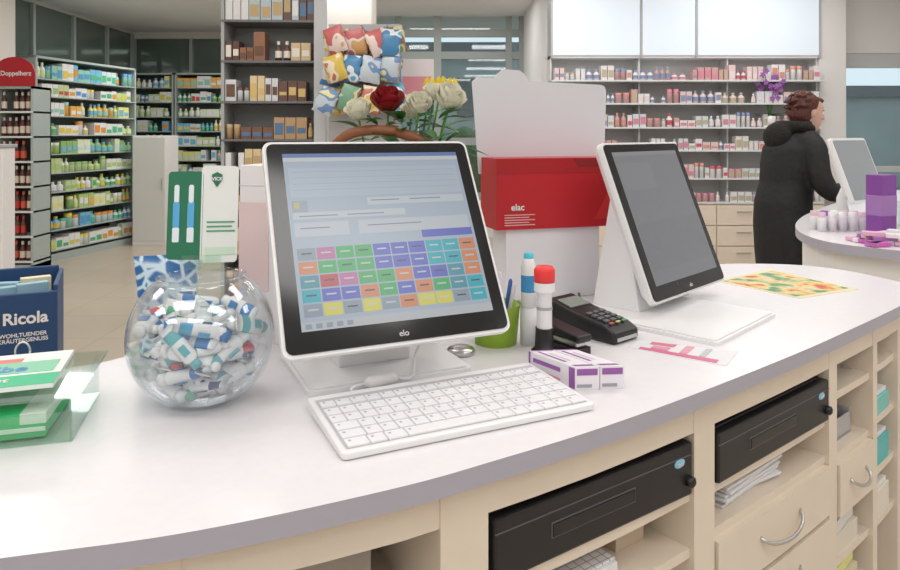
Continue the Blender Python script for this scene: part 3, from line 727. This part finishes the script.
# bottle rack
bw=P((.10,.03,.02),(.14,.05,.02),(.08,.02,.015)); br_=P((.5,.04,.04),(.6,.1,.05),(.7,.6,.5))
e=shelf_unit('bottle_rack',(-4.36,6.72,.06),0,.36,.3,[.12,.36,.60,.84,1.08,1.32,1.56],1.80,DGREY,SHG,[(bw,br_)],['bottle'],(.05,.06),1.0,SHW,hmin=.85)
b=MB()
for x in (.03,.33):
    for y in (.03,.27): b.tube([(x-.012,y,-.03),(x+.012,y,-.03)],.03,BLACK,14)
b.build('castors',e)
b=MB(); o=[(-.02,1.80),(.38,1.80),(.38,1.92)]+[(.18+.20*math.cos(rad(a)),1.92+.16*math.sin(rad(a))) for a in range(0,181,15)]; b.plate(o,-.012,0,mat('sign_red',(.42,.01,.02),.4)); b.build('sign_board',e)
text('sign_text','Doppelherz',.062,WHITE,e,T(.20,-.014,1.92)@RX(90),.001)
b=MB(); b.b2(0,.09,0,.12,0,1.32,WHITEM); b.b2(-.05,.14,-.05,.17,0,.03,GREY); b.b2(-.01,.10,-.01,.13,1.32,1.34,GREY); b.build('display_post',None,(-2.68,4.05,0),bevel=.004)

# cosmetics gondola
cg1=P((.5,.33,.18),(.12,.06,.05),(.65,.5,.3),(.30,.14,.08),(.2,.1,.07)); cg2=P((.7,.5,.2),(.8,.75,.65),(.15,.08,.05))
cw1=P((.8,.8,.8),(.7,.72,.75),(.5,.6,.65),(.75,.6,.35),(.15,.08,.06)); cw2=P((.1,.2,.35),(.8,.8,.8),(.55,.4,.2))
shelf_unit('cosmetics_shelf',(-1.80,5.5,0),rad(3),.76,.35,[.12,.45,.8,1.12,1.36,1.66,1.98,2.30],2.75,mat('gondola_back',(.32,.34,.34),.4),mat('gondola_side',(.40,.42,.42),.4),[(cg1,cg2),(cw1,cw2),(cg1,cg2),(cw1,cw2),(cg1,cw2),(cw1,cg2),(cg1,cg2),(cw1,cw2)],['box','box','box','jar','bottle'],(.04,.09),.85,mat('shelf_dark',(.16,.16,.17),.4),hmin=.4,gap=.006)
b=MB(); b.b2(0,.09,0,.09,0,3.0,mat('post_grey',(.55,.56,.58),.5)); b.build('pillar_shelf_post',None,(-1.07,5.5,0),bevel=.003)
# bags on hooks
e=empty('snack_bag_rack',(-.94,5.3,0))
b=MB(); b.b2(0,.56,.12,.14,0,2.25,GREY); b.b2(-.02,.58,-.12,.16,0,.04,GREY)
for z in (2.2,1.95,1.7): 
    for x in (.08,.28,.47): b.tube([(x,.12,z),(x,-.1,z+.01)],.005,STEEL,6)
b.build('rack',e)
def foil(name,c1,c2,c3):
    m=bpy.data.materials.new(name); m.use_nodes=True; nt=m.node_tree; bb=nt.nodes['Principled BSDF']; bb.inputs['Roughness'].default_value=.35
    tc=nt.nodes.new('ShaderNodeTexCoord'); v=nt.nodes.new('ShaderNodeTexNoise'); v.inputs['Scale'].default_value=9; v.inputs['Detail'].default_value=1
    r=nt.nodes.new('ShaderNodeValToRGB'); r.color_ramp.interpolation='CONSTANT'; el=r.color_ramp.elements
    el[0].position=0; el[0].color=(*c1,1); el[1].position=.50; el[1].color=(*c2,1); q=el.new(.60); q.color=(*c3,1)
    bp=nt.nodes.new('ShaderNodeBump'); bp.inputs['Strength'].default_value=.5; bp.inputs['Distance'].default_value=.02
    nt.links.new(tc.outputs['Object'],v.inputs['Vector']); nt.links.new(v.outputs['Fac'],r.inputs['Fac']); nt.links.new(r.outputs['Color'],bb.inputs['Base Color'])
    nt.links.new(v.outputs['Fac'],bp.inputs['Height']); nt.links.new(bp.outputs['Normal'],bb.inputs['Normal']); return m
FO=[foil('foil_bag_1',(.06,.22,.42),(.70,.72,.76),(.12,.40,.55)),foil('foil_bag_2',(.62,.45,.08),(.75,.65,.5),(.50,.16,.10)),foil('foil_bag_3',(.50,.12,.12),(.72,.6,.55),(.60,.35,.15)),foil('foil_bag_4',(.50,.56,.62),(.15,.26,.48),(.7,.65,.3)),foil('foil_bag_5',(.18,.35,.24),(.62,.55,.3),(.25,.15,.10))]
b=MB()
for zi,z in enumerate((2.19,1.98,1.76)):
    for xi,x in enumerate((.06,.22,.37,.51)):
        for k in range(3):
            c=random.choice(FO); X=T(x,-.10+k*.06,z+random.uniform(-.03,.02))@RY(random.uniform(-28,28))@RX(random.uniform(-10,10))@RZ(random.uniform(-20,20))
            n=16; vs=[];fs=[]
            wv=[random.uniform(.9,1.1) for _ in range(9)]
            for j in range(9):
                t=j/8; dd=.032*math.sin(math.pi*t)**.6
                for q in range(n):
                    a=2*math.pi*q/n; vs.append((.075*wv[j]*math.copysign(abs(math.cos(a))**.6,math.cos(a)),max(dd,.001)*math.sin(a),-.20*t))
            for i in range(8): fs+=[(i*n+q,i*n+(q+1)%n,(i+1)*n+(q+1)%n,(i+1)*n+q) for q in range(n)]
            b.add(vs,fs,c,True,X)
b.build('snack_bags',e,recalc=False)
b=MB(); b.b2(-.13,.13,0,.02,1.70,2.0,pc(.80,.74,.76)); b.b2(-.12,.12,-.004,0,1.72,1.86,pc(.75,.30,.35)); b.tube([(0,.01,.03),(0,.01,1.7)],.012,STEEL,10); b.cyl((0,.01,0),.16,.03,GREY,24); b.build('leaflet_stand',None,(-.26,5.6,0),bevel=.002)

# right wall shelving
e=empty('wall_shelving',(1.02,6.98,0)); Wd=2.73
b=MB(); b.b2(0,Wd,.34,.36,.72,2.18,pc(.62,.62,.62))
zs=[.72,.96,1.24,1.47,1.71,1.94]
for z in zs: b.b2(0,Wd,0,.35,z-.016,z,SHW)
for x in (0,.9,1.8,Wd-.02): b.b2(x,x+.014,.15,.34,.7,2.18,SHW)
b.build('shelves',e)
wp=P((.8,.78,.78),(.8,.76,.76),(.75,.58,.58),(.76,.76,.78),(.66,.70,.74),(.62,.36,.36)); wa=P((.6,.1,.15),(.8,.7,.7),(.65,.30,.25),(.25,.3,.5),(.7,.25,.35),(.5,.45,.3))
b=MB()
for i,z in enumerate(zs): fill(b,.03,Wd-.04,.03,z,(.19,.23,.18,.19,.18,.2)[i]*.85,wp,wa,['box','box','bottle','jar'],(.035,.075),.008,depth=.1,fillp=.94,hmin=.4)
b.build('products',e,recalc=False)
b=MB(); b.b2(0,Wd,.02,.35,0,.70,CREAM)
for i in range(5):
    for j in range(3): b.b2(.01+i*.545,.545+i*.545,0,.02,.08+j*.205,.275+j*.205,CREAM); b.b2(.2+i*.545,.35+i*.545,-.015,0,.21+j*.205,.22+j*.205,STEEL)
b.build('drawers',e,bevel=.004)
LP=mat('light_panel',(.5,.55,.6),.4,emit=(.84,.93,1.0),es=.45)
b=MB()
for x0,x1 in ((.02,.90),(.93,1.46),(1.49,2.71)): b.b2(x0,x1,.10,.34,2.2,2.97,LP)
b.b2(0,Wd,.12,.35,2.17,2.2,WALLW)
for x in (0,.905,1.465,2.71): b.b2(x,x+.02,.095,.35,2.18,2.98,GREY)
b.build('backlit_panels',e)
# orchid
e=empty('potted_orchid',(3.22,7.06,1.47)); b=MB(); b.lathe([(0,0),(.05,0),(.065,.11),(.058,.11),(.045,.01),(0,.01)],WHITE,20); b.build('pot',e)
b=MB(); PU=mat('orchid_purple',(.34,.12,.42),.5); rn=random.Random(5)
for s in range(5):
    a=s*1.3; tip=Vector((.11*math.cos(a),.05*math.sin(a)-.04,.50+.06*(s%2))); pts=crom([(0,0,.05),(tip.x*.4,tip.y*.4,.3),tip],6); b.tube(pts,.004,GS,6)
    for k in range(10):
        p=Vector(pts[-1]).lerp(Vector(pts[5]),k/10)+Vector((rn.uniform(-.06,.06),rn.uniform(-.04,.02),rn.uniform(-.02,.03)))
        for j in range(5): aa=j*1.256+k; leaf(b,p,(math.cos(aa),-.3,math.sin(aa)),.032,.012,PU,(0,-1,.1))
for j in range(6): a=j*1.05; leaf(b,(0,0,.1),(math.cos(a),math.sin(a)*.5,.4),.15,.025,GL)
b.build('flowers',e,recalc=False)

# ---------------------------------------------------------------- cardboard floor display (blue, left)
c25,s25=math.cos(rad(26)),math.sin(rad(26)); Lb=.50
e=empty('herbal_candy_display',(-1.065-Lb*c25,1.90-Lb*s25,0),rad(26))
BL=mat('display_blue',(.015,.06,.17),.45); b=MB()
b.b2(0,.50,0.012,.28,0,.93,BL); b.b2(0,.50,0,.012,0,.975,BL); b.b2(0,.012,.012,.28,.93,.99,BL); b.b2(.488,.50,.012,.28,.93,.99,BL); b.b2(.012,.488,.268,.28,.93,1.0,BL); b.build('carton',e,bevel=.003)
text('title','Ricola',.043,WHITE,e,T(.425,-.002,.908)@RX(90),.0012)
text('subtitle','WOHLTUENDER\nKRÄUTERGENUSS',.0145,pc(.8,.82,.85),e,T(.420,-.002,.858)@RX(90),.0003)
b=MB(); b.plate(rr(.33,.65,.49,.76,.02),-.003,0,pc(.05,.2,.4)); b.plate(rr(.37,.66,.42,.74,.02),-.004,-.002,pc(.7,.6,.2)); b.build('print_marks',e)
b=MB()
for i in range(12):
    b.box((.06+(i%6)*.075,.07+(i//6)*.10,.950+random.uniform(0,.02)),(.075,.03,.045),pc(*random.choice([(.1,.3,.6),(.8,.8,.8),(.75,.45,.3),(.3,.5,.6),(.3,.5,.6),(.8,.75,.5)])),rz=random.uniform(-.5,.5))
b.build('candy_packs',e)

# ---------------------------------------------------------------- second service desk
e=empty('customer_desk',(0,0,0))
o=crom([(1.72,2.28),(1.52,2.42),(1.40,2.62),(1.46,2.95),(1.70,3.38),(2.1,3.9),(2.5,4.4),(2.62,4.95)],6)+[Vector((3.3,5.0)),Vector((3.3,2.2)),Vector((2.1,2.2))]
b=MB(); b.prism([(p[0],p[1]) for p in o],.965,1.0,TOP,EDGE); b.build('desktop',e)
cx=2.4;cy=3.3
b=MB(); b.prism([(p[0]+(cx-p[0])*.04,p[1]+(cy-p[1])*.04) for p in o],0,.965,WHITEM,WHITEM); b.build('desk_body',e)
def desk_mon(loc,yaw,tilt,W,H,zb):
    e=empty('computer_monitor',loc,rad(yaw)); X=T(0,0,zb)@RX(-tilt)
    b=MB(); b.plate(rr(-W/2,0,W/2,H,.014),0,.02,WHITE,X); b.plate(rr(-W/2+.03,.03,W/2-.03,H-.03,.02),.02,.05,WHITE,X,.9); b.build('housing',e,bevel=.002)
    b=MB(); b.plate(rr(-W/2+.012,.012,W/2-.012,H-.012,.008),-.002,.001,pc(.30,.34,.36,.25),X); b.build('screen',e)
    b=MB(); b.rings([(0,.10,0,.10,.08),(0,.10,.012,.10,.08)],WHITE,24); b.tube([(0,.12,.01),(0,.13,.1),(0,.07,zb+H*.4)],[.03,.022,.03],WHITE,12); b.build('stand',e)
desk_mon((1.88,3.12,1.0),36,20,.33,.30,.10)
b=MB(); b.b2(-.04,.04,-.035,.035,0,.24,pc(.22,.06,.32)); b.b2(-.041,.041,-.036,.036,.08,.16,pc(.35,.18,.45)); b.build('purple_carton',None,(1.70,2.76,1.0),rad(20),bevel=.002)
b=MB()
rn=random.Random(11)
for i in range(34):
    x=rn.uniform(1.50,1.82);y=rn.uniform(2.48,2.66)
    c=rn.choice([(.8,.75,.78),(.6,.12,.45),(.75,.68,.1),(.8,.8,.82),(.45,.2,.5),(.8,.45,.6)]); b.box((x,y,.009+.014*(i%3)),(.075,.04,.014),pc(*c),rz=rn.uniform(-.8,.8))
b.build('sample_packs',None,(0,0,1.0),bevel=.001)
b=MB()
for i in range(10):
    x=1.53+.042*(i%5);y=2.88+.06*(i//5); b.lathe([(0,0),(.016,0),(.018,.05),(.014,.06)],pc(*rn.choice([(.8,.8,.82),(.7,.65,.72),(.75,.7,.75)])),14,(x,y,0)); b.lathe([(.015,.058),(.015,.078),(0,.08)],pc(*rn.choice([(.3,.1,.4),(.8,.8,.8),(.7,.5,.6)])),14,(x,y,0))
b.build('cosmetic_jars',None,(0,0,1.0))
b=MB(); b.b2(-.10,.10,-.07,.07,0,.02,WHITE); b.b2(-.09,.09,-.06,.06,.02,.12,ACRY); b.b2(-.07,.07,-.045,.045,.025,.10,pc(.8,.8,.85)); b.build('acrylic_display_box',None,(1.92,2.84,1.0),rad(-10))

# ---------------------------------------------------------------- woman
e=empty('woman',(2.27,4.67,0),rad(8))
COAT=mat('coat_black',(.010,.010,.012),.7,noise=.4,ns=30,bump=.5); FUR=mat('fur_dark',(.014,.012,.012),.9,noise=.6,ns=80,bump=1)
SKIN=mat('skin',(.62,.38,.29),.5,noise=.08,ns=30); HAIR=mat('hair_auburn',(.11,.022,.012),.5,noise=.6,ns=60,bump=.8)
b=MB()
b.rings([(-.03,0,.46,.165,.22),(-.04,0,.60,.17,.225),(-.055,0,.80,.17,.215),(-.055,0,.95,.165,.205),(-.03,0,1.08,.155,.19),(-.01,0,1.20,.165,.205),(.01,0,1.31,.165,.215),(.03,0,1.385,.13,.17),(.06,0,1.44,.085,.09),(.075,0,1.49,.07,.07)],COAT,32)
for s in (-1,1):
    fx=.0 if s<0 else -.02
    b.tube(crom([(.02,s*.14,1.37),(.03,s*.215,1.30),(.04+fx,s*.255,1.12),(.11+fx,s*.26,1.03),(.22,s*.235,1.04),(.35,s*.19,1.055)],4),[.075]*2+[.072]*4+[.068]*5+[.060]*5+[.046]*5,COAT,14)
b.build('coat',e,remesh=.013,smooth=6)
b=MB(); 
for i in range(15):
    a=rad(65+230*i/14); b.ball((.03+.095*math.cos(a),.105*math.sin(a),1.44+.015*math.cos(a+math.pi)),(.042,.042,.038),FUR,10)
b.ball((-.09,0,1.38),(.08,.12,.10),FUR,14); b.build('hood_collar',e,remesh=.012,smooth=3)
TR=mat('trousers_dark',(.02,.02,.03),.8)
b=MB()
for s in (-1,1): b.tube([(-.02,s*.09,.62),(-.02,s*.09,.45),(-.01,s*.09,.28),(-.02,s*.09,.10)],[.085,.068,.06,.045],TR,14)
b.build('trousers',e)
b=MB()
for s in (-1,1):
    b.rings([(.03,s*.09,0,.13,.045),(.03,s*.09,.03,.13,.045),(.02,s*.09,.07,.09,.042),(-.02,s*.09,.11,.05,.045),(-.02,s*.09,.16,.05,.048)],BLACK,20)
b.build('shoes',e)
Xh=T(.125,0,1.545)@RZ(-5)@RY(12)
b=MB()
b.rings([(.045,0,-.115,.025,.025),(.04,0,-.10,.05,.043),(.028,0,-.07,.072,.056),(.012,0,-.03,.088,.067),(.0,0,.01,.096,.074),(-.004,0,.05,.098,.076),(-.01,0,.085,.082,.066),(-.012,0,.108,.05,.042),(-.012,0,.117,.02,.02)],SKIN,28,Xh)
b.tube([(-.03,0,-.17),(-.02,0,-.10),(-.015,0,-.03)],[.055,.052,.055],SKIN,16,Xh)
b.tube([(.088,0,.025),(.104,0,0),(.116,0,-.018),(.098,0,-.026)],[.008,.011,.013,.010],SKIN,10,Xh)
b.ball((.088,0,-.052),(.014,.026,.008),SKIN,10,Xh); b.ball((.082,0,-.095),(.018,.022,.016),SKIN,10,Xh)
for s in (-1,1): b.ball((.0,s*.074,-.008),(.018,.009,.03),SKIN,10,Xh); b.ball((.068,s*.034,-.018),(.022,.022,.02),SKIN,10,Xh)
b.build('head',e,remesh=.005,smooth=3)
b=MB()
for s in (-1,1):
    b.ball((.083,s*.032,.008),(.011,.013,.009),pc(.8,.78,.76),10,Xh); b.ball((.0915,s*.032,.008),(.004,.006,.006),pc(.05,.03,.02),8,Xh)
    b.tube([(.086,s*.018,.026),(.09,s*.034,.03),(.076,s*.052,.026)],[.002,.003,.0015],HAIR,6,Xh)
b.tube([(.088,-.022,-.055),(.103,0,-.053),(.088,.022,-.055)],[.002,.005,.002],pc(.5,.12,.12),8,Xh)
b.build('face_features',e)
b=MB(); b.ball((-.028,0,.045),(.094,.088,.088),HAIR,16,Xh); b.ball((-.045,0,-.02),(.072,.084,.082),HAIR,16,Xh)
rn=random.Random(2)
for i in range(60):
    u=Vector((rn.gauss(-.3,.6),rn.gauss(0,.6),rn.gauss(.5,.6))).normalized()
    if u.x>.55 and u.z<.5: continue
    p=Vector((-.028,0,.04))+Vector((u.x*.086,u.y*.078,u.z*.083)); b.tube([p,p+Vector((u.x*.018-.012,u.y*.016,u.z*.014-.004)),p+Vector((u.x*.022-.028,u.y*.018,u.z*.016-.018))],[.017,.013,.004],HAIR,7,Xh)
b.ball((.045,0,.09),(.04,.06,.022),HAIR,12,Xh)
b.build('hair',e,remesh=.006,smooth=1)
for s,nm in ((-1,'hand_right'),(1,'hand_left')):
    Xw=T(.37,s*.185,1.045)@RZ(-10*s)@RY(6)
    b=MB(); b.tube([(-.03,0,0),(.0,0,0)],[.026,.024],SKIN,12,Xw); b.ball((.045,0,-.004),(.052,.040,.016),SKIN,14,Xw)
    for k,(dy,L) in enumerate(((-.030,.060),(-.010,.072),(.010,.076),(.029,.068))):
        y=dy*-s; x0=.078-.006*abs(k-2); b.tube([(x0-.015,y*.9,-.002),(x0+L*.35,y*1.1,.0),(x0+L*.7,y*1.15,-.010),(x0+L*.92,y*1.15,-.022)],[.0095,.009,.008,.006],SKIN,9,Xw)
    b.tube([(.012,s*-.026,-.004),(.04,s*-.052,-.010),(.068,s*-.060,-.016),(.085,s*-.058,-.020)],[.014,.011,.0095,.007],SKIN,9,Xw)
    b.build(nm,e,remesh=.0035,smooth=2)
